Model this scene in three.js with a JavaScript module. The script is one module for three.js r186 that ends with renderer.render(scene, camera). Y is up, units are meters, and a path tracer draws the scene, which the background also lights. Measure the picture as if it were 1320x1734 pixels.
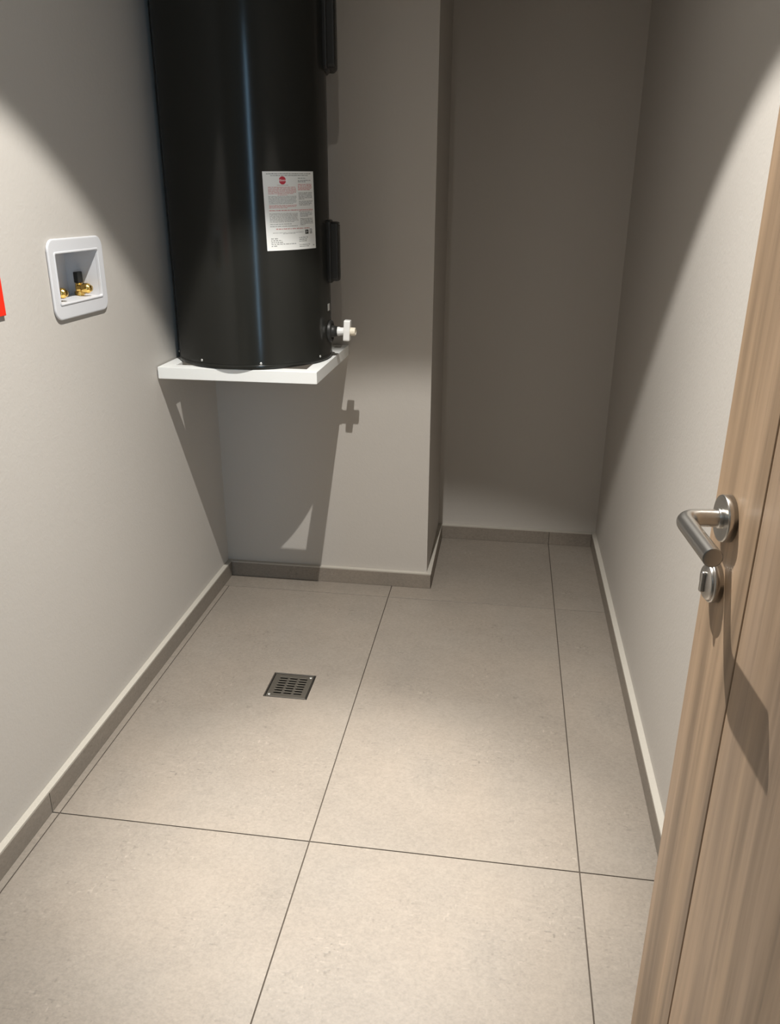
import * as THREE from 'three';
import { RoundedBoxGeometry } from 'three/addons/geometries/RoundedBoxGeometry.js';
import { mergeGeometries } from 'three/addons/utils/BufferGeometryUtils.js';
import { RectAreaLightUniformsLib } from 'three/addons/lights/RectAreaLightUniformsLib.js';

// ------------------------------------------------------------ camera, light, exposure
RectAreaLightUniformsLib.init();
const scene = new THREE.Scene();
scene.background = new THREE.Color(0.002, 0.002, 0.003);
const renderer = new THREE.WebGLRenderer({ antialias: true });
renderer.toneMapping = THREE.LinearToneMapping;
renderer.toneMappingExposure = 1.0;
renderer.shadowMap.enabled = true;
const FOCAL = 1358.5;                                             // pixels at 1734 high
const camera = new THREE.PerspectiveCamera(2 * Math.atan(867 / FOCAL) * 180 / Math.PI, 1320 / 1734, 0.02, 60);
camera.position.set(0, 1.35589, 0);
camera.rotation.set(-0.37015, 0.14286, 0.00547, 'YXZ');
scene.add(camera);

const LAMP = new THREE.Vector3(-0.297, 2.486, -1.378);            // the recessed downlight of the room
const LAMP_COLOR = new THREE.Color(1.0, 0.97, 0.91);
const LAMP_BEAMS = [[10.6, 39.8, 0.08], [10.5, 41, 1], [7.5, 32, 1], [29, 16.5, 1], [0.65, 80, 0.5]];   // candela, half angle, penumbra: even beam up to the reflector's cut-off, its hot centre, faint spill
const WINDOW_GLOW = 10.0, WINDOW_LIGHT = 8.0;                      // daylight through the slim window of the hall behind the camera
const COOL = new THREE.Color(0.42, 0.72, 1.0);
const HALL_LIGHT = 9, HALL_COLOR = new THREE.Color(0.66, 0.86, 1.0);  // cool ceiling panel of the hall

// ------------------------------------------------------------ dimensions (metres, from the photograph's perspective)
const XL = -1.02, XR = 0.412, ZB = -2.712, ZA = -3.207, XP = -0.25, H = 2.5, ZF = -0.03;
const GX = [-0.9855, -0.3796, 0.2204], GZ = [-2.605, -1.386, -0.167];
const SK = 0.017, SH = 0.06;

// ------------------------------------------------------------ helpers
let seed = 20457;
const rnd = () => { seed = (seed * 1664525 + 1013904223) >>> 0; return seed / 4294967296; };
const names = {};
function numbered(n) { const k = names[n] = (names[n] ?? -1) + 1; return k ? n + '_' + String(k).padStart(3, '0') : n; }
function shade(o) { o.castShadow = true; o.receiveShadow = true; return o; }
function mesh(name, geo, mat, parent = scene) {
  const m = shade(new THREE.Mesh(geo, mat));
  m.name = parent === scene ? numbered(name) : name;
  if (parent !== scene) { const same = parent.children.filter(c => c.userData.stem === name).length; m.userData.stem = name; if (same) m.name = name + '_' + String(same).padStart(3, '0'); }
  parent.add(m); return m;
}
function group(name, [x, y, z] = [0, 0, 0], turn = 0) {
  const g = new THREE.Group(); g.name = numbered(name); g.position.set(x, y, z); g.rotation.y = turn; scene.add(g); return g;
}
function tag(o, label, category) { o.userData.label = label; o.userData.category = category; return o; }
function struct(o, label) { o.userData.kind = 'structure'; if (label) o.userData.label = label; return o; }
function merge(list) { return mergeGeometries(list.map(g => { const n = g.index ? g.toNonIndexed() : g; for (const k of Object.keys(n.attributes)) if (!['position', 'normal', 'uv'].includes(k)) n.deleteAttribute(k); return n; })); }
// uv in metres by the side a face looks to
function boxUV(geo, ou = 0, ov = 0, swap = false) {
  const g = geo.index ? geo.toNonIndexed() : geo, p = g.attributes.position, n = g.attributes.normal, uv = new Float32Array(p.count * 2);
  for (let i = 0; i < p.count; i++) {
    const ax = Math.abs(n.getX(i)), ay = Math.abs(n.getY(i)), az = Math.abs(n.getZ(i));
    let u, v;
    if (ay >= ax && ay >= az) { u = p.getX(i); v = p.getZ(i); } else if (ax >= az) { u = p.getZ(i); v = p.getY(i); } else { u = p.getX(i); v = p.getY(i); }
    if (swap) [u, v] = [v, u];
    uv[2 * i] = u + ou; uv[2 * i + 1] = v + ov;
  }
  g.setAttribute('uv', new THREE.BufferAttribute(uv, 2)); return g;
}
const box = (x0, x1, y0, y1, z0, z1) => boxUV(new THREE.BoxGeometry(x1 - x0, y1 - y0, z1 - z0).translate((x0 + x1) / 2, (y0 + y1) / 2, (z0 + z1) / 2));
function rbox(x0, x1, y0, y1, z0, z1, r, seg = 2) { return boxUV(new RoundedBoxGeometry(x1 - x0, y1 - y0, z1 - z0, seg, r).translate((x0 + x1) / 2, (y0 + y1) / 2, (z0 + z1) / 2)); }
function cyl(r0, r1, len, seg = 32) { return new THREE.CylinderGeometry(r1, r0, len, seg); }
function poly(pts) { const s = new THREE.Shape(); pts.forEach(([a, b], i) => i ? s.lineTo(a, b) : s.moveTo(a, b)); s.closePath(); return s; }
function rrect(x0, x1, y0, y1, r, C = THREE.Shape) {
  const s = new C(); s.moveTo(x0 + r, y0); s.lineTo(x1 - r, y0); s.absarc(x1 - r, y0 + r, r, -Math.PI / 2, 0); s.lineTo(x1, y1 - r); s.absarc(x1 - r, y1 - r, r, 0, Math.PI / 2);
  s.lineTo(x0 + r, y1); s.absarc(x0 + r, y1 - r, r, Math.PI / 2, Math.PI); s.lineTo(x0, y0 + r); s.absarc(x0 + r, y0 + r, r, Math.PI, 1.5 * Math.PI); return s;
}
const lathe = (pts, seg = 64) => new THREE.LatheGeometry(pts.map(([r, y]) => new THREE.Vector2(r, y)), seg);

// ------------------------------------------------------------ procedural textures
function lattice(n, s) { let q = s >>> 0; const a = new Float32Array(n * n); for (let i = 0; i < a.length; i++) { q = (q * 1664525 + 1013904223) >>> 0; a[i] = q / 4294967296; } return a; }
// tiling value noise: cells nx by ny over the unit square
function noise(nx, ny, s) {
  const N = Math.max(nx, ny), a = lattice(N, s), sm = t => t * t * (3 - 2 * t);
  return (u, v) => {
    const x = u * nx, y = v * ny, i = Math.floor(x), j = Math.floor(y), f = sm(x - i), g = sm(y - j);
    const i0 = ((i % nx) + nx) % nx, i1 = (i0 + 1) % nx, j0 = ((j % ny) + ny) % ny, j1 = (j0 + 1) % ny;
    return (a[j0 * N + i0] * (1 - f) + a[j0 * N + i1] * f) * (1 - g) + (a[j1 * N + i0] * (1 - f) + a[j1 * N + i1] * f) * g;
  };
}
const toS = c => Math.round(255 * Math.min(1, Math.max(0, c <= 0.0031308 ? 12.92 * c : 1.055 * c ** (1 / 2.4) - 0.055)));
function texture(w, h, fn, { srgb = true, repeat = [1, 1] } = {}) {
  const d = new Uint8Array(w * h * 4);
  for (let y = 0; y < h; y++) for (let x = 0; x < w; x++) {
    const c = fn(x / w, y / h), k = 4 * (y * w + x);
    if (srgb) { d[k] = toS(c[0]); d[k + 1] = toS(c[1]); d[k + 2] = toS(c[2]); } else d[k] = d[k + 1] = d[k + 2] = Math.round(255 * Math.min(1, Math.max(0, c)));
    d[k + 3] = 255;
  }
  const t = new THREE.DataTexture(d, w, h); t.wrapS = t.wrapT = THREE.RepeatWrapping; t.magFilter = THREE.LinearFilter; t.minFilter = THREE.LinearMipmapLinearFilter; t.generateMipmaps = true;
  if (srgb) t.colorSpace = THREE.SRGBColorSpace; t.repeat.set(...repeat); t.needsUpdate = true; return t;
}
// porcelain: soft clouds, fine grain, small pits and pale flecks; 1.2 m square
const TILE = [0.240, 0.208, 0.175];
let tileMap, tileBump;
{
  const c1 = noise(4, 4, 11), c2 = noise(9, 11, 12), c3 = noise(30, 40, 13), g1 = noise(190, 260, 14), g2 = noise(420, 560, 15), pit = noise(150, 210, 16), fl = noise(170, 190, 17), msk = noise(14, 12, 18);
  const val = (u, v) => {
    const cl = (c1(u, v) - .5) * .09 + (c2(u, v) - .5) * .07 + (c3(u, v) - .5) * .05, gr = (g1(u, v) - .5) * .13 + (g2(u, v) - .5) * .14;
    const m = Math.max(0, msk(u, v) - .35) * 1.6, p = Math.max(0, pit(u, v) - .8) * 1.5 * m, f = Math.max(0, fl(u, v) - .84) * 2.0 * m;
    return [1 + cl + gr, p, f];
  };
  tileMap = texture(2048, 2048, (u, v) => { const [b, p, f] = val(u, v), k = b - p + f, w = (c2(v, u) - .5) * .02; return [TILE[0] * k * (1 + w), TILE[1] * k, TILE[2] * k * (1 - w)]; }, { repeat: [1 / 1.2, 1 / 1.2] });
  tileBump = texture(1024, 1024, (u, v) => { const [b, p, f] = val(u, v); return .5 + (b - 1) * 1.2 - p * 1.5 + f * .6; }, { srgb: false, repeat: [1 / 1.2, 1 / 1.2] });
}
// roller stipple of the painted walls, 0.5 m square
let wallBump;
{
  const a = noise(60, 60, 31), b = noise(140, 140, 32), c = noise(7, 7, 33);
  wallBump = texture(512, 512, (u, v) => .35 * a(u, v) + .35 * b(u, v) + .3 * c(u, v), { srgb: false, repeat: [2, 2] });
}
// pale oak laminate with upright grain, 0.8 m by 2.2 m
let oakMap, oakBump;
{
  const w1 = noise(3, 3, 41), w2 = noise(9, 4, 42), s1 = noise(19, 4, 43), s2 = noise(46, 7, 44), s3 = noise(130, 11, 45), s4 = noise(400, 30, 46), pore = noise(420, 60, 47);
  const val = (u, v) => {
    const uu = u + (w1(u, v) - .5) * .05 + (w2(u, v) - .5) * .012;
    const band = (s1(uu, v) - .5) * .50 + (s2(uu, v) - .5) * .46 + (s3(uu, v) - .5) * .28 + (s4(uu, v) - .5) * .08 - Math.max(0, s2(uu + .41, v) - .62) * .5;
    return [band, Math.max(0, pore(uu, v) - .8) * .7, s1(uu + .37, v) - .5];
  };
  const O = [0.378, 0.266, 0.178];
  oakMap = texture(1024, 2048, (u, v) => { const [b, p, t] = val(u, v), k = 1 + b - p; return [O[0] * k * (1 - t * .05), O[1] * k, O[2] * k * (1 + t * .12)]; }, { repeat: [1 / .8, 1 / 2.2] });
  oakBump = texture(512, 1024, (u, v) => { const [b, p] = val(u, v); return .6 + b * .5 - p; }, { srgb: false, repeat: [1 / .8, 1 / 2.2] });
}
// brushed lines for the steel fittings
const brush = texture(256, 256, (() => { const a = noise(4, 128, 51), b = noise(8, 256, 52); return (u, v) => .25 + .12 * (a(u, v) - .5) + .1 * (b(u, v) - .5); })(), { srgb: false });

// ------------------------------------------------------------ materials
const S = (o) => new THREE.MeshStandardMaterial(o), PH = (o) => new THREE.MeshPhysicalMaterial(o), lin = (r, g, b) => new THREE.Color().setRGB(r, g, b);
const M = {
  wall: S({ color: lin(0.50, 0.471, 0.436), roughness: 0.62, bumpMap: wallBump, bumpScale: 0.0004 }),
  ceiling: S({ color: lin(0.62, 0.61, 0.58), roughness: 0.8 }),
  tile: S({ map: tileMap, bumpMap: tileBump, bumpScale: 0.0005, roughness: 0.5 }),
  grout: S({ color: lin(0.062, 0.049, 0.038), roughness: 0.95 }),
  bead: S({ color: lin(0.45, 0.42, 0.37), roughness: 0.8, bumpMap: wallBump, bumpScale: 0.001 }),
  oak: S({ map: oakMap, bumpMap: oakBump, bumpScale: 0.0003, roughness: 0.48 }),
  groove: S({ color: lin(0.05, 0.032, 0.02), roughness: 0.8 }),
  steel: S({ color: lin(0.55, 0.53, 0.50), metalness: 1, roughness: 0.3 }),
  steelDark: S({ color: lin(0.2, 0.19, 0.175), metalness: 1, roughness: 0.4 }),
  drainSteel: S({ color: lin(0.22, 0.20, 0.17), metalness: 0.85, roughness: 0.45 }),
  dark: S({ color: lin(0.012, 0.011, 0.01), roughness: 0.8 }),
  jacket: PH({ color: lin(0.0150, 0.0152, 0.0128), roughness: 0.7, specularIntensity: 0.25, clearcoat: 0.45, clearcoatRoughness: 0.16 }),
  blackPlastic: S({ color: lin(0.018, 0.018, 0.017), roughness: 0.45 }),
  whitePlastic: S({ color: lin(0.78, 0.78, 0.77), roughness: 0.35 }),
  creamPlastic: S({ color: lin(0.74, 0.68, 0.56), roughness: 0.45 }),
  whitePaint: S({ color: lin(0.84, 0.85, 0.835), roughness: 0.45 }),
  boxPlastic: S({ color: lin(0.63, 0.635, 0.66), roughness: 0.35 }),
  brass: S({ color: lin(0.83, 0.55, 0.16), metalness: 1, roughness: 0.24 }),
  red: S({ color: lin(0.78, 0.025, 0.008), roughness: 0.45 }),
  redSide: S({ color: lin(0.30, 0.03, 0.015), roughness: 0.6 }),
  zinc: S({ color: lin(0.7, 0.7, 0.68), metalness: 0.7, roughness: 0.35 }),
  reflector: S({ color: lin(0.6, 0.6, 0.6), metalness: 0.6, roughness: 0.4 }),
};

// ------------------------------------------------------------ shell
const T = 0.12;
// floor: grout bed with a sump under the drain, tiles as pieces
const DR = { x0: -0.6495, x1: -0.5205, z0: -2.0525, z1: -1.9255 };
const floor = group('floor'); struct(floor, 'floor of large matt beige porcelain tiles with dark joints');
const FX0 = -1.3, FX1 = 1.5, FZ1 = 1.5;
{
  const bed = poly([[FX0, -FZ1], [FX1, -FZ1], [FX1, 3.4], [FX0, 3.4]]);                 // shape plane (x, -z)
  bed.holes.push(poly([[DR.x0, -DR.z1], [DR.x1, -DR.z1], [DR.x1, -DR.z0], [DR.x0, -DR.z0]].reverse()));
  const g = new THREE.ExtrudeGeometry(bed, { depth: 0.12, bevelEnabled: false }).rotateX(-Math.PI / 2).translate(0, -0.1225, 0);
  struct(mesh('grout_bed', boxUV(g), M.grout, floor));
}
function tile(pts, hole, parent = floor) {
  const s = poly(pts.map(([x, z]) => [x, -z]).reverse());
  if (THREE.ShapeUtils.area(s.getPoints()) < 0) s.curves.reverse();
  if (hole) s.holes.push(poly(hole.map(([x, z]) => [x, -z])));
  const b = 0.0003, g = new THREE.ExtrudeGeometry(s, { depth: 0.0025 - b, bevelEnabled: true, bevelThickness: b, bevelSize: b, bevelOffset: -b, bevelSegments: 1 });
  g.rotateX(-Math.PI / 2).translate(0, -0.0025, 0);
  return struct(mesh('tile', boxUV(g, rnd() * 1.2, rnd() * 1.2), M.tile, parent));
}
const J = 0.0014;
const R4 = (x0, x1, z0, z1) => [[x0 + J, z0 + J], [x1 - J, z0 + J], [x1 - J, z1 - J], [x0 + J, z1 - J]];
tile(R4(XL, GX[1], ZB, GZ[0]));
tile([[GX[1] + J, ZB], [XP, ZB], [XP, ZA], [GX[2] - J, ZA], [GX[2] - J, GZ[0] - J], [GX[1] + J, GZ[0] - J]]);
tile(R4(GX[2], XR, ZA, GZ[0]));
for (let r = 0; r < 2; r++) {
  const [z0, z1] = [GZ[r], GZ[r + 1]];
  tile(R4(XL, GX[0], z0, z1));
  if (r) tile(R4(GX[0], GX[1], z0, z1));
  else { const e = 0.001; tile(R4(GX[0], GX[1], z0, z1), [[DR.x0 - e, DR.z0 - e], [DR.x1 + e, DR.z0 - e], [DR.x1 + e, DR.z1 + e], [DR.x0 - e, DR.z1 + e]]); }
  tile(R4(GX[1], GX[2], z0, z1));
  tile(R4(GX[2], XR, z0, z1));
}
for (const [z0, z1] of [[GZ[2], GZ[2] + 1.219], [GZ[2] + 1.219, FZ1]]) for (const [x0, x1] of [[FX0, GX[0]], [GX[0], GX[1]], [GX[1], GX[2]], [GX[2], GX[2] + 0.6], [GX[2] + 0.6, FX1]]) tile(R4(x0, x1, z0, z1));

// left wall with the opening for the recessed box (shape plane is (-z, y))
const BX = { z0: -1.951, z1: -1.7535, y0: 1.131, y1: 1.2405 };
{
  const s = poly([[-ZF, 0], [3.33, 0], [3.33, H], [-ZF, H]]), m = 0.006;
  s.holes.push(poly([[-BX.z1 - m, BX.y0 - m], [-BX.z0 + m, BX.y0 - m], [-BX.z0 + m, BX.y1 + m], [-BX.z1 - m, BX.y1 + m]].reverse()));
  const g = new THREE.ExtrudeGeometry(s, { depth: T, bevelEnabled: false }).rotateY(Math.PI / 2).translate(XL - T, 0, 0);
  struct(mesh('wall_left', boxUV(g), M.wall), 'long greige painted left wall');
}
struct(mesh('wall_right', box(XR, XR + T, 0, H, ZA - T, ZF), M.wall), 'long greige painted right wall');
struct(mesh('wall_back', box(XL, XP, 0, H, ZA - T, ZB), M.wall), 'greige painted wall block behind the tank');
struct(mesh('wall_alcove', box(XP, XR, 0, H, ZA - T, ZA), M.wall), 'shaded greige end wall of the alcove');
const DW = { x0: -0.56, x1: 0.366, h: 2.2 };
{
  const s = poly([[XL - T, 0], [DW.x0, 0], [DW.x0, DW.h], [DW.x1, DW.h], [DW.x1, 0], [XR + T, 0], [XR + T, H], [XL - T, H]]);
  const g = new THREE.ExtrudeGeometry(s, { depth: T, bevelEnabled: false }).translate(0, 0, ZF);
  struct(mesh('wall_front', boxUV(g), M.wall), 'doorway wall behind the camera');
}
{
  const s = poly([[FX0, -FZ1], [FX1, -FZ1], [FX1, 3.4], [FX0, 3.4]]);
  const h = new THREE.Path(); h.absarc(LAMP.x, -LAMP.z, 0.046, 0, Math.PI * 2, true); s.holes.push(h);
  const g = new THREE.ExtrudeGeometry(s, { depth: T, bevelEnabled: false, curveSegments: 40 }).rotateX(-Math.PI / 2).translate(0, H, 0);
  struct(mesh('ceiling', boxUV(g), M.ceiling), 'flat pale ceiling');
}
// the hall behind the camera, with a slim tall window that gives the cool light
const HZ = 1.38, WI = { x0: 0.77, x1: 0.96, y0: 0.25, y1: 2.4 };
struct(mesh('wall_hall_left', box(FX0, FX0 + 0.1, 0, H, ZF + T, HZ), M.wall));
struct(mesh('wall_hall_right', box(FX1 - 0.1, FX1, 0, H, ZF + T, HZ), M.wall));
{
  const s = poly([[FX0, 0], [FX1, 0], [FX1, H], [FX0, H]]);
  s.holes.push(poly([[WI.x0, WI.y0], [WI.x1, WI.y0], [WI.x1, WI.y1], [WI.x0, WI.y1]].reverse()));
  struct(mesh('wall_hall_back', boxUV(new THREE.ExtrudeGeometry(s, { depth: T, bevelEnabled: false }).translate(0, 0, HZ)), M.wall));
  const w = struct(group('window_1'), 'slim upright window in the hall');
  const pane = S({ color: lin(0.05, 0.05, 0.06), emissive: COOL, emissiveIntensity: WINDOW_GLOW, roughness: 0.2 });
  mesh('pane', box(WI.x0, WI.x1, WI.y0, WI.y1, HZ + 0.05, HZ + 0.06), pane, w);
  const f = 0.02;
  mesh('frame', merge([box(WI.x0, WI.x0 + f, WI.y0, WI.y1, HZ + 0.02, HZ + 0.05), box(WI.x1 - f, WI.x1, WI.y0, WI.y1, HZ + 0.02, HZ + 0.05), box(WI.x0 + f, WI.x1 - f, WI.y0, WI.y0 + f, HZ + 0.02, HZ + 0.05), box(WI.x0 + f, WI.x1 - f, WI.y1 - f, WI.y1, HZ + 0.02, HZ + 0.05)]), M.whitePaint, w);
  const wl = new THREE.RectAreaLight(COOL, WINDOW_LIGHT, WI.x1 - WI.x0 - 2 * f, WI.y1 - WI.y0 - 2 * f);
  wl.position.set((WI.x0 + WI.x1) / 2, (WI.y0 + WI.y1) / 2, HZ + 0.045); wl.lookAt(wl.position.x, wl.position.y, -5); wl.name = 'window_daylight'; scene.add(wl);
}

{
  const c = [-0.75, H, 0.72], h = 0.15, g = tag(group('ceiling_panel_light', c), 'cool white square ceiling panel in the hall behind the camera', 'ceiling light');
  mesh('frame', merge([box(-h - 0.012, h + 0.012, -0.012, -0.0005, -h - 0.012, -h), box(-h - 0.012, h + 0.012, -0.012, -0.0005, h, h + 0.012), box(-h - 0.012, -h, -0.012, -0.0005, -h, h), box(h, h + 0.012, -0.012, -0.0005, -h, h)]), M.whitePaint, g);
  mesh('diffuser', box(-h, h, -0.008, -0.0005, -h, h), S({ color: lin(0.7, 0.7, 0.7), emissive: HALL_COLOR, emissiveIntensity: 1.5, roughness: 0.6 }), g);
  const l = new THREE.RectAreaLight(HALL_COLOR, HALL_LIGHT, 2 * h, 2 * h); l.position.set(c[0], c[1] - 0.0125, c[2]); l.lookAt(c[0], 0, c[2]); l.name = 'hall_panel_light'; scene.add(l);
}

// skirting of cut tiles with a pale mortar bead on top
function skirting(name, label, runs, axis, at, out) {              // runs: [from, to] along the wall, at: the wall's face, out: +1 / -1
  const g = struct(group(name), label), bh = 0.0045, e = 0.0011;
  const piece = (a, b, y0, y1, d) => axis === 'z' ? box(Math.min(at, at + out * d), Math.max(at, at + out * d), y0, y1, a, b) : box(a, b, y0, y1, Math.min(at, at + out * d), Math.max(at, at + out * d));
  for (const [a, b] of runs) struct(mesh('tile', boxUV(piece(a + e, b - e, 0.0008, SH - bh, SK), rnd(), rnd()), M.tile, g));
  const a = runs[0][0], b = runs[runs.length - 1][1];
  struct(mesh('mortar_bead', piece(a, b, SH - bh, SH, SK - 0.0006), M.bead, g));
  struct(mesh('grout_core', piece(a, b, 0.0004, SH - bh, SK - 0.002), M.grout, g));
  return g;
}
skirting('baseboard_left', 'beige tile skirting along the left wall', [[ZB, GZ[1]], [GZ[1], GZ[2]], [GZ[2], ZF]], 'z', XL, 1);
skirting('baseboard_right', 'beige tile skirting along the right wall', [[ZA, GZ[0]], [GZ[0], GZ[1]], [GZ[1], GZ[2]], [GZ[2], ZF]], 'z', XR, -1);
skirting('baseboard_back', 'beige tile skirting below the tank', [[XL + SK, XP + SK]], 'x', ZB, 1);
skirting('baseboard_return', 'beige tile skirting round the wall corner', [[ZA + SK, ZB]], 'z', XP, 1);
skirting('baseboard_alcove', 'beige tile skirting across the alcove', [[XP, GX[2]], [GX[2], XR - SK]], 'x', ZA, 1);

// ------------------------------------------------------------ ceiling downlight (above the picture)
{
  const g = tag(group('downlight', [LAMP.x, H, LAMP.z]), 'small round recessed ceiling downlight above the picture', 'downlight');
  mesh('trim_ring', lathe([[0.040, 0], [0.052, -0.001], [0.056, -0.003], [0.055, -0.005], [0.044, -0.006], [0.040, -0.003], [0.040, 0]], 48), M.whitePaint, g);
  mesh('reflector', lathe([[0.040, -0.002], [0.036, 0.02], [0.024, 0.045], [0.024, 0.05], [0.045, 0.05], [0.045, 0.0]], 48), M.reflector, g);
  mesh('lens', lathe([[0.0001, 0.028], [0.02, 0.03], [0.025, 0.04], [0.0001, 0.042]], 32), S({ color: lin(0.8, 0.8, 0.8), emissive: LAMP_COLOR, emissiveIntensity: 4, roughness: 0.4 }), g);
  for (const [I, half, pen] of LAMP_BEAMS) {
    const l = new THREE.SpotLight(LAMP_COLOR, I, 0, half * Math.PI / 180, pen, 2);
    l.name = numbered('downlight_beam'); l.position.copy(LAMP); l.target.position.set(LAMP.x, 0, LAMP.z); scene.add(l, l.target);
    l.castShadow = true; l.shadow.radius = 0.35; l.shadow.mapSize.set(2048, 2048); l.shadow.camera.near = 0.05; l.shadow.camera.far = 5;
  }
}

// ------------------------------------------------------------ white shelf frame
const SF = { x0: XL + 0.0045, x1: -0.536, z0: ZB + 0.001, z1: -2.2353, y0: 0.861, y1: 0.896, w: 0.040 };
{
  const g = tag(group('shelf_frame', [(SF.x0 + SF.x1) / 2, SF.y0, (SF.z0 + SF.z1) / 2]), 'open square white metal wall frame carrying the black tank', 'shelf');
  const hx = (SF.x1 - SF.x0) / 2, hz = (SF.z1 - SF.z0) / 2, w = SF.w, hh = SF.y1 - SF.y0, b = 0.0015;
  const bar = pts => { const s = poly(pts); const q = new THREE.ExtrudeGeometry(s, { depth: hh - 2 * b, bevelEnabled: true, bevelThickness: b, bevelSize: b, bevelOffset: -b, bevelSegments: 2 }); q.rotateX(-Math.PI / 2).translate(0, b, 0); return boxUV(q); };
  const e = 0.0001;                                                 // mitred corners, shape plane (x, -z)
  mesh('frame_bar', bar([[-hx, -hz], [hx, -hz], [hx - w, -hz + w], [-hx + w, -hz + w]]), M.whitePaint, g);
  mesh('frame_bar', bar([[hx, -hz + e], [hx, hz - e], [hx - w, hz - w], [hx - w, -hz + w]]), M.whitePaint, g);
  mesh('frame_bar', bar([[hx, hz], [-hx, hz], [-hx + w, hz - w], [hx - w, hz - w]]), M.whitePaint, g);
  mesh('frame_bar', bar([[-hx, hz - e], [-hx, -hz + e], [-hx + w, -hz + w], [-hx + w, hz - w]]), M.whitePaint, g);
}

// ------------------------------------------------------------ water heater
const HC = [-0.7825, -2.4640], HR = 0.2365, HY = 0.8965;
{
  const g = tag(group('water_heater', [HC[0], HY, HC[1]]), 'tall black cylindrical water heater standing on the white wall frame', 'water heater');
  const at = (az, r, y) => { const a = az * Math.PI / 180; return [r * Math.sin(a), y, r * Math.cos(a)]; };
  mesh('jacket', lathe([[HR - 0.001, 0.013], [HR, 0.0145], [HR, 1.20], [HR - 0.004, 1.206], [HR - 0.012, 1.21]], 128), M.jacket, g);
  mesh('base_pan', lathe([[0.0001, 0], [HR - 0.006, 0], [HR - 0.001, 0.0015], [HR + 0.0016, 0.004], [HR + 0.0014, 0.0115], [HR - 0.001, 0.013]], 128), M.jacket, g);
  mesh('top_cap', lathe([[HR + 0.001, 1.195], [HR + 0.0015, 1.21], [HR - 0.01, 1.222], [0.12, 1.24], [0.0001, 1.245]], 96), M.blackPlastic, g);
  // bend a flat rounded plate (x across, y up, z outward from the jacket) round the tank
  const bend = (geo, az) => { const q = geo.index ? geo.toNonIndexed() : geo, p = q.attributes.position, a0 = az * Math.PI / 180; for (let i = 0; i < p.count; i++) { const a = a0 + p.getX(i) / HR, r = HR + p.getZ(i); p.setXYZ(i, r * Math.sin(a), p.getY(i), r * Math.cos(a)); } q.computeVertexNormals(); return q; };
  const plate = (w, h, d, r, lip) => {
    const parts = [];
    for (const [ww, hh, z0, z1, rr] of lip ? [[w, h, -0.004, d * 0.35, r], [w - 0.012, h - 0.012, d * 0.2, d, r * 0.8]] : [[w, h, -0.004, d, r]]) {
      const n = 18, b = Math.min(0.005, (z1 - z0) * 0.3), s = new THREE.Shape(), pt = rrect(-ww / 2, ww / 2, -hh / 2, hh / 2, rr).getPoints(6), dense = [];
      pt.forEach((p, i) => { const q = pt[(i + 1) % pt.length], k = Math.max(1, Math.ceil(p.distanceTo(q) / 0.01)); for (let j = 0; j < k; j++) dense.push(p.clone().lerp(q, j / k)); });
      s.setFromPoints(dense);
      const ex = new THREE.ExtrudeGeometry(s, { depth: z1 - z0 - 2 * b, bevelEnabled: true, bevelThickness: b, bevelSize: b, bevelOffset: -b, bevelSegments: 3 }); ex.translate(0, 0, z0 + b); parts.push(ex);
      const face = new THREE.PlaneGeometry(ww - 2.5 * rr * 0.6, hh - 2.5 * rr * 0.6, n, 1); face.translate(0, 0, z1 + 0.0002); parts.push(face);
    }
    return merge(parts);
  };
  const upper = mesh('access_panel', bend(plate(0.13, 0.24, 0.032, 0.014, true), 103).translate(0, 1.692 + 0.12 - HY, 0), M.blackPlastic, g);
  const lower = mesh('access_panel', bend(plate(0.13, 0.18, 0.032, 0.014, true), 103).translate(0, 1.122 + 0.09 - HY, 0), M.blackPlastic, g);
  for (const [az, y] of [[-70, 0.021], [-25, 0.021], [20, 0.018], [70.5, 0.018], [115, 0.018]]) {
    const q = new THREE.SphereGeometry(0.0038, 14, 8, 0, Math.PI * 2, 0, Math.PI / 2).scale(1, 0.6, 1).rotateX(Math.PI / 2).rotateY(az * Math.PI / 180).translate(...at(az, HR + 0.0003, y));
    mesh('screw', q, M.zinc, g).userData.label = 'small bright screw head';
  }
  // rating label: the print is flat, the sheet follows the jacket
  const cv = document.createElement('canvas'); cv.width = 800; cv.height = 1000;
  const c = cv.getContext('2d'); let q = 99; const rn = () => { q = (q * 1664525 + 1013904223) >>> 0; return q / 4294967296; };
  c.fillStyle = '#f1f1ee'; c.fillRect(0, 0, 800, 1000);
  const words = (x, y, w, h, ink, gap = 0.22, ragged = 0.25) => { c.fillStyle = ink; let u = x; const end = x + w - rn() * ragged * w; while (u < end) { const l = Math.min(end - u, 10 + rn() * 42); let k = u; while (k < u + l - 2) { const cw = h * (0.35 + 0.25 * rn()), ch = h * (0.62 + 0.38 * rn()); c.fillRect(k, y + h - ch, Math.max(1.6, cw * 0.62), ch); if (rn() < 0.5) c.fillRect(k, y + h * 0.5, cw, h * 0.2); k += cw + 1.2; } u += l + h * (0.4 + gap); } };
  const block = (x, y, w, n, h, lead, ink, ragged) => { for (let i = 0; i < n; i++) words(x, y + i * lead, w, h, ink, 0.2, i === n - 1 ? 0.7 : ragged); };
  const K = '#4a4c4a', RD = '#c0423c';
  words(50, 22, 700, 13, K, 0.1, 0.02); words(105, 44, 590, 13, K, 0.1, 0.02);
  c.fillStyle = '#c8203a'; c.beginPath(); c.arc(268, 112, 50, 0, 7); c.fill();
  c.fillStyle = '#ffffff'; c.font = 'italic bold 34px serif'; c.textAlign = 'center'; c.fillText('Rheem', 268, 123);
  words(190, 166, 160, 8, '#9c6a64', 0.1, 0.1);
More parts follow.
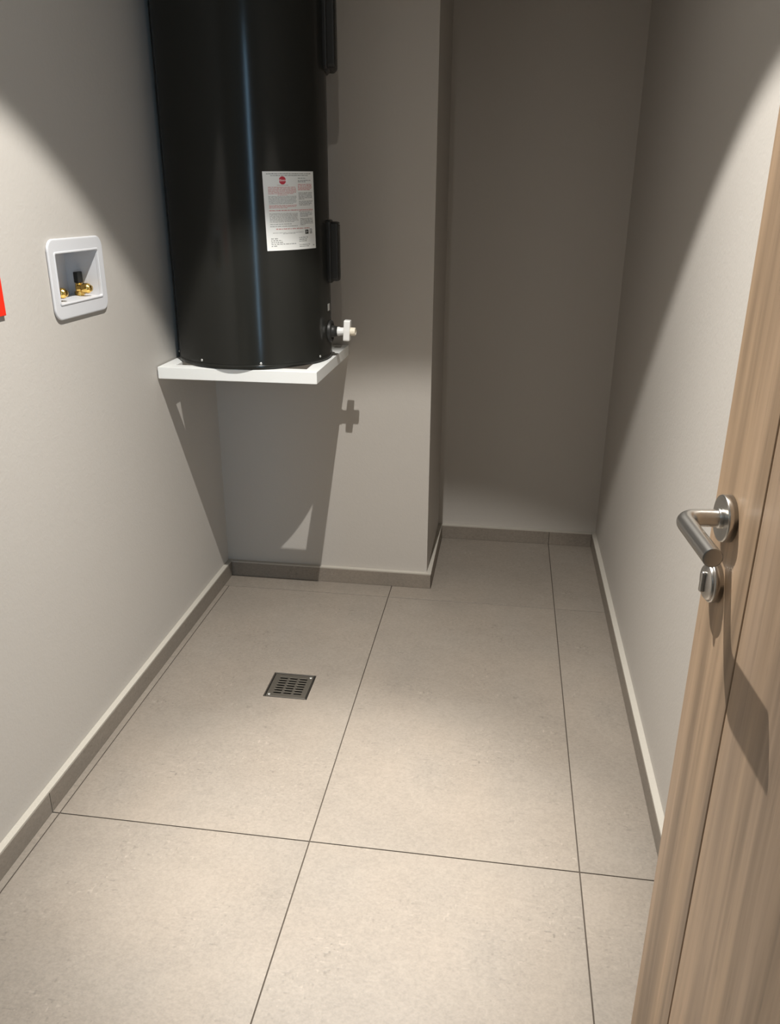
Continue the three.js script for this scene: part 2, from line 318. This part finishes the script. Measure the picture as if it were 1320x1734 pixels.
  block(62, 190, 410, 6, 11, 16, RD, 0.03); block(190, 288, 285, 1, 10, 15, RD, 0.1);
  c.strokeStyle = '#8a8c88'; c.lineWidth = 2;
  block(62, 305, 412, 7, 10, 15, '#6a6e68', 0.05); block(62, 418, 412, 3, 11, 15, RD, 0.1);
  block(505, 78, 250, 1, 13, 16, K, 0.1); block(505, 106, 250, 2, 13, 17, K, 0.15);
  block(500, 156, 262, 5, 13, 17, RD, 0.05); block(505, 262, 256, 6, 12, 16, K, 0.05); block(505, 370, 256, 4, 12, 16, K, 0.1);
  words(60, 478, 700, 15, RD, 0.12, 0.01); words(500, 498, 260, 11, '#8a5a54', 0.1, 0.05);
  block(60, 522, 425, 8, 10, 15, '#6e6c64', 0.04); block(60, 655, 425, 1, 11, 14, K, 0.05); block(60, 682, 425, 1, 12, 14, K, 0.02);
  block(515, 518, 240, 4, 11, 15, K, 0.1); block(515, 592, 248, 6, 12, 16, K, 0.04);
  words(140, 714, 540, 17, '#b34a46', 0.1, 0.01);
  words(90, 768, 470, 9, '#6b6b68', 0.1, 0.02); words(235, 780, 190, 9, '#6b6b68', 0.1, 0.02);
  c.fillStyle = '#1d1f1c'; c.fillRect(592, 745, 62, 56); c.fillStyle = '#d8d8d4'; c.fillRect(608, 756, 10, 32); c.fillRect(626, 766, 14, 8);
  c.strokeStyle = '#3a3c3a'; c.lineWidth = 7; c.strokeRect(684, 742, 38, 52); c.fillStyle = '#3a3c3a'; c.fillRect(698, 758, 12, 26);
  c.font = 'bold 20px sans-serif'; c.textAlign = 'left';
  words(62, 838, 105, 15, '#2b2d2b', 0.5, 0.05); words(62, 862, 150, 15, '#2b2d2b', 0.5, 0.05); words(62, 886, 165, 15, '#2b2d2b', 0.5, 0.05); words(62, 910, 60, 14, '#2b2d2b', 0.3, 0.05); words(140, 910, 300, 14, '#2b2d2b', 0.3, 0.05); words(62, 934, 80, 14, '#2b2d2b', 0.3, 0.05);
  words(480, 835, 160, 15, '#2b2d2b', 0.4, 0.05); words(480, 860, 140, 15, '#2b2d2b', 0.2, 0.02); words(480, 884, 130, 13, '#2b2d2b', 0.3, 0.02); words(480, 932, 200, 13, '#50524f', 0.1, 0.02); words(480, 954, 170, 13, '#50524f', 0.1, 0.02); words(736, 945, 34, 15, '#50524f', 0.1, 0.02);
  const lt = new THREE.CanvasTexture(cv); lt.colorSpace = THREE.SRGBColorSpace; lt.anisotropy = 8;
  const LW = 0.166, LH = 0.203;

  const sheet = new THREE.PlaneGeometry(LW, LH, 40, 2).rotateZ(0.022).translate(0, 0, 0.0007);
  const lab = mesh('rating_label', bend(sheet, 47.8).translate(0, 1.3275 - HY, 0), PH({ map: lt, roughness: 0.42, clearcoat: 0.3, clearcoatRoughness: 0.3 }), g);
  lab.userData.label = 'white printed label with a round red logo and red and grey text';
  mesh('sticker', bend(plate(0.02, 0.021, 0.0012, 0.001, false), 88.5).translate(0, 1.052 - HY, 0), M.zinc, g).userData.label = 'tiny pale sticker below the panel';
  // drain valve, pointing to the right
  const V = new THREE.Group(); V.name = 'drain_valve'; V.userData.label = 'white plastic drain valve'; V.position.set(0, 0.978 - HY, 0); V.rotation.y = 0.02; g.add(V);
  const along = (geo, r) => geo.rotateZ(-Math.PI / 2).translate(r, 0, 0);
  mesh('escutcheon', along(lathe([[0.033, -0.012], [0.034, 0.004], [0.031, 0.008], [0.027, 0.008], [0.025, 0.003], [0.019, 0.003], [0.018, 0.012], [0.0145, 0.024], [0.0001, 0.024]], 40), HR), M.blackPlastic, V);
  mesh('stem', along(lathe([[0.0001, -0.008], [0.0135, -0.008], [0.0135, 0.006], [0.012, 0.009], [0.012, 0.02], [0.0135, 0.024], [0.0001, 0.024]], 28), 0.261), M.whitePlastic, V);
  {
    const s = new THREE.Shape(); s.moveTo(-0.011, -0.029); s.lineTo(0.011, -0.029); s.quadraticCurveTo(0.014, -0.029, 0.014, -0.024); s.lineTo(0.014, 0.0); s.lineTo(0.012, 0.026); s.quadraticCurveTo(0.012, 0.030, 0.008, 0.030); s.lineTo(-0.008, 0.030); s.quadraticCurveTo(-0.012, 0.030, -0.012, 0.026); s.lineTo(-0.014, 0.0); s.lineTo(-0.014, -0.024); s.quadraticCurveTo(-0.014, -0.029, -0.011, -0.029);
    const hgeo = new THREE.ExtrudeGeometry(s, { depth: 0.014, bevelEnabled: true, bevelThickness: 0.003, bevelSize: 0.002, bevelSegments: 3, curveSegments: 8 }).translate(0, 0, -0.007).rotateY(Math.PI / 2).rotateZ(-0.05);
    mesh('handle', hgeo.translate(0.291, 0.003, 0), M.whitePlastic, V);
    const th = [[0.0001, 0]]; for (let i = 0; i < 5; i++) th.push([0.0132, i * 0.0035 + 0.0004], [0.0118, i * 0.0035 + 0.002]); th.push([0.0118, 0.018], [0.009, 0.018], [0.009, 0.004], [0.0001, 0.004]);
    mesh('threaded_outlet', along(lathe(th, 28), 0.299), M.creamPlastic, V).userData.label = 'cream threaded outlet';
  }
}

// ------------------------------------------------------------ recessed washing-machine outlet box in the left wall
const outlet = tag(group('outlet_box', [XL, 1.184, -1.855]), 'white recessed plastic outlet box with brass valves in the left wall', 'outlet box');
{
  // local frame: x out of the wall, y up, z along the wall; shapes are drawn in (-z, y) and turned
  const place = geo => geo.rotateY(Math.PI / 2);
  const cz = -1.855, cy = 1.184, o = { a0: -(BX.z1 - cz), a1: -(BX.z0 - cz), b0: BX.y0 - cy, b1: BX.y1 - cy };
  const fl = rrect(-0.127, 0.125, -0.089, 0.0885, 0.026); fl.holes.push(rrect(o.a0, o.a1, o.b0, o.b1, 0.004, THREE.Path));
  const b = 0.004;
  mesh('faceplate', place(new THREE.ExtrudeGeometry(fl, { depth: 0.0022, bevelEnabled: true, bevelThickness: b * 0.5, bevelSize: b, bevelOffset: -b, bevelSegments: 4, curveSegments: 12 }).translate(0, 0, b * 0.5 + 0.0003)), M.boxPlastic, outlet);
  const lip = rrect(o.a0 - 0.004, o.a1 + 0.004, o.b0 - 0.004, o.b1 + 0.004, 0.006); lip.holes.push(rrect(o.a0 + 0.0005, o.a1 - 0.0005, o.b0 + 0.0005, o.b1 - 0.0005, 0.004, THREE.Path));
  mesh('lip', place(new THREE.ExtrudeGeometry(lip, { depth: 0.0055, bevelEnabled: true, bevelThickness: 0.0012, bevelSize: 0.0012, bevelOffset: -0.0012, bevelSegments: 2, curveSegments: 6 }).translate(0, 0, 0.0013)), M.boxPlastic, outlet);
  const D = 0.082, t = 0.003, bx = (a0, a1, y0, y1, d0, d1) => place(new THREE.BoxGeometry(a1 - a0, y1 - y0, d1 - d0).translate((a0 + a1) / 2, (y0 + y1) / 2, (d0 + d1) / 2));
  mesh('recess', merge([bx(o.a0 - t, o.a1 + t, o.b0 - t, o.b0, -D, 0.002), bx(o.a0 - t, o.a1 + t, o.b1, o.b1 + t, -D, 0.002), bx(o.a0 - t, o.a0, o.b0, o.b1, -D, 0.002), bx(o.a1, o.a1 + t, o.b0, o.b1, -D, 0.002), bx(o.a0 - t, o.a1 + t, o.b0 - t, o.b1 + t, -D - t, -D)]), M.boxPlastic, outlet);
  for (const zc of [-1.803, -1.921]) {
    const v = new THREE.Group(); v.name = zc === -1.803 ? 'valve' : 'valve_001'; v.position.set(-0.045, o.b0, zc - cz - 0.016); outlet.add(v);
    mesh('body', merge([new THREE.CylinderGeometry(0.0085, 0.010, 0.030, 20).translate(0, 0.015, 0), new THREE.CylinderGeometry(0.0125, 0.0125, 0.008, 6).translate(0, 0.006, 0), new THREE.CylinderGeometry(0.008, 0.008, 0.022, 18).rotateZ(Math.PI / 2).translate(0.011, 0.018, 0.008)]), M.brass, v).userData.label = 'brass valve body';
    mesh('spout', lathe([[0.0001, 0.016], [0.007, 0.016], [0.008, 0.012], [0.0112, 0.010], [0.0124, 0.006], [0.0124, -0.003], [0.010, -0.007], [0.008, -0.01], [0.0001, -0.01]], 28).rotateZ(-Math.PI / 2).translate(0.024, 0.019, 0.014), M.brass, v).userData.label = 'round brass hose outlet';
    mesh('handle', merge([new RoundedBoxGeometry(0.012, 0.026, 0.024, 2, 0.002).translate(0, 0.044, 0), new THREE.CylinderGeometry(0.006, 0.006, 0.012, 14).translate(0, 0.030, 0)]), M.blackPlastic, v).userData.label = 'black lever handle';
  }
}

// ------------------------------------------------------------ red plate at the left edge of the picture
{
  const g = tag(group('wall_plate', [XL, 1.1335, -1.481]), 'bright red plate on the left wall, left of the white outlet box', 'plate');
  mesh('face', rbox(0.0025, 0.0065, 0, 0.13, -0.06, 0.06, 0.0015), M.red, g);
  mesh('backing', box(0.0003, 0.003, 0.002, 0.128, -0.058, 0.058), M.redSide, g);
}

// ------------------------------------------------------------ floor drain
{
  const g = tag(group('floor_drain', [(DR.x0 + DR.x1) / 2, 0, (DR.z0 + DR.z1) / 2]), 'square steel floor drain with three columns of slots', 'drain');
  const h = (DR.x1 - DR.x0) / 2 - 0.001, k = (DR.z1 - DR.z0) / 2 - 0.001;
  const ring = (a, b, w, d, y, bev) => { const s = rrect(-a, a, -b, b, 0.002); s.holes.push(rrect(-a + w, a - w, -b + w, b - w, 0.002, THREE.Path)); return new THREE.ExtrudeGeometry(s, { depth: d - 2 * bev, bevelEnabled: bev > 0, bevelThickness: bev, bevelSize: bev, bevelOffset: -bev, bevelSegments: 1 }).rotateX(-Math.PI / 2).translate(0, y - d + bev, 0); };
  mesh('rim', boxUV(ring(h, k, 0.0030, 0.012, 0.0004, 0.0005)), M.steelDark, g);
  const gs = rrect(-h + 0.0045, h - 0.0045, -k + 0.0045, k - 0.0045, 0.002);
  for (let i = 0; i < 3; i++) for (let j = 0; j < 7; j++) { const x = (i - 1) * 0.0305 + 0.001, z = (j - 3) * 0.0128; gs.holes.push(rrect(x - 0.0122, x + 0.0122, z - 0.0037, z + 0.0037, 0.0034, THREE.Path)); }
  for (const [x, z] of [[h - 0.0125, k - 0.0125], [-h + 0.0125, -k + 0.0125]]) { const p = new THREE.Path(); p.absarc(x, z, 0.002, 0, Math.PI * 2, true); gs.holes.push(p); }
  mesh('grate', boxUV(new THREE.ExtrudeGeometry(gs, { depth: 0.0022, bevelEnabled: true, bevelThickness: 0.0004, bevelSize: 0.0004, bevelOffset: -0.0004, bevelSegments: 1, curveSegments: 5 }).rotateX(-Math.PI / 2).translate(0, -0.0032, 0)), M.drainSteel, g);
  for (const [x, z] of [[h - 0.0125, -k + 0.0125], [-h + 0.0125, k - 0.0125]]) mesh('screw', new THREE.SphereGeometry(0.0042, 16, 8, 0, Math.PI * 2, 0, Math.PI / 2).scale(1, 0.35, 1).translate(x, -0.0007, z), M.zinc, g);
  mesh('sump', merge([box(-h + 0.0045, h - 0.0045, -0.085, -0.08, -k + 0.0045, k - 0.0045), box(-h, -h + 0.0045, -0.08, -0.0117, -k, k), box(h - 0.0045, h, -0.08, -0.0117, -k, k), box(-h + 0.0045, h - 0.0045, -0.08, -0.0117, -k, -k + 0.0045), box(-h + 0.0045, h - 0.0045, -0.08, -0.0117, k - 0.0045, k)]), M.dark, g);
}

// ------------------------------------------------------------ oak door, opened into the room along the right wall
const DA = 0.0849, DE = 0.0506, DG = 0.0789 + 0.0506, DWD = 0.865, DT = 0.04;
const doorQ = new THREE.Vector3(0.2508, 1.0345, -0.8586);         // middle of the handle rose on the visible face
const door = group('door_1', [doorQ.x - Math.sin(DA) * DE, 0, doorQ.z - Math.cos(DA) * DE], DA);
struct(door, 'light oak door leaf standing open beside the right wall, with steel lever'); door.userData.category = 'door';
{
  // local frame: z from the lock edge to the hinge, x towards the wall behind the leaf, y up
  const y0 = 0.008, y1 = 2.17, gv = 0.003;
  mesh('lock_stile', boxUV(new RoundedBoxGeometry(DT, y1 - y0, DG - gv / 2, 2, 0.0015).translate(DT / 2, (y0 + y1) / 2, (DG - gv / 2) / 2)), M.oak, door);
  mesh('door_panel', boxUV(new RoundedBoxGeometry(DT, y1 - y0, DWD - DG - gv / 2, 2, 0.001).translate(DT / 2, (y0 + y1) / 2, (DWD + DG + gv / 2) / 2), 0.31, 0.2), M.oak, door);
  mesh('groove', box(0.003, DT - 0.003, y0 + 0.001, y1 - 0.001, DG - gv / 2 - 0.0005, DG + gv / 2 + 0.0005), M.groove, door).userData.label = 'dark upright groove';
  const hy = doorQ.y, hz = DE;
  const handle = new THREE.Group(); handle.name = 'door_handle'; handle.userData.label = 'brushed steel lever handle on a round rose'; handle.position.set(0, hy, hz); door.add(handle);
  const out = geo => geo.rotateZ(Math.PI / 2);                      // lathe axis y -> -x (out of the face)
  mesh('rose', out(lathe([[0.0001, 0], [0.0262, 0], [0.0262, 0.0085], [0.0255, 0.0098], [0.024, 0.0102], [0.0001, 0.0102]], 64)), M.steel, handle);
  {
    const st = 0.0515, len = 0.108, rr = 0.021, r = 0.0098, pts = [];
    pts.push(new THREE.Vector3(-0.008, 0, 0), new THREE.Vector3(-(st - rr), 0, 0));
    const path = new THREE.CurvePath();
    path.add(new THREE.LineCurve3(pts[0], pts[1]));
    path.add(new THREE.QuadraticBezierCurve3(pts[1], new THREE.Vector3(-st, 0, 0), new THREE.Vector3(-st, 0, rr)));
    path.add(new THREE.LineCurve3(new THREE.Vector3(-st, 0, rr), new THREE.Vector3(-st, 0, len)));
    const tube = new THREE.TubeGeometry(path, 60, r, 28, false);
    const cap = lathe([[0.0001, 0.0006], [r - 0.0012, 0.0006], [r, -0.0006]], 28).rotateX(Math.PI / 2).translate(-st, 0, len);
    mesh('lever', merge([tube, cap, lathe([[r, 0], [r + 0.0016, 0], [r + 0.0016, 0.0035], [r, 0.0045]], 28).rotateZ(Math.PI / 2).translate(-0.0095, 0, 0)]), M.steel, handle);
  }
  const lock = new THREE.Group(); lock.name = 'thumb_turn'; lock.userData.label = 'round steel thumb turn below the lever'; lock.position.set(0, 0.9545, hz - 0.006); door.add(lock);
  mesh('escutcheon', out(lathe([[0.0001, 0], [0.0235, 0], [0.0235, 0.0085], [0.0228, 0.0095], [0.0215, 0.010], [0.0001, 0.010]], 56)), M.steel, lock);
  mesh('turn_knob', merge([out(lathe([[0.0205, 0.0095], [0.0206, 0.0115], [0.019, 0.0132], [0.012, 0.0145], [0.0001, 0.015]], 48)), new RoundedBoxGeometry(0.010, 0.026, 0.0075, 3, 0.003).translate(-0.0140, 0, 0)]), M.steel, lock);
}
renderer.render(scene, camera);
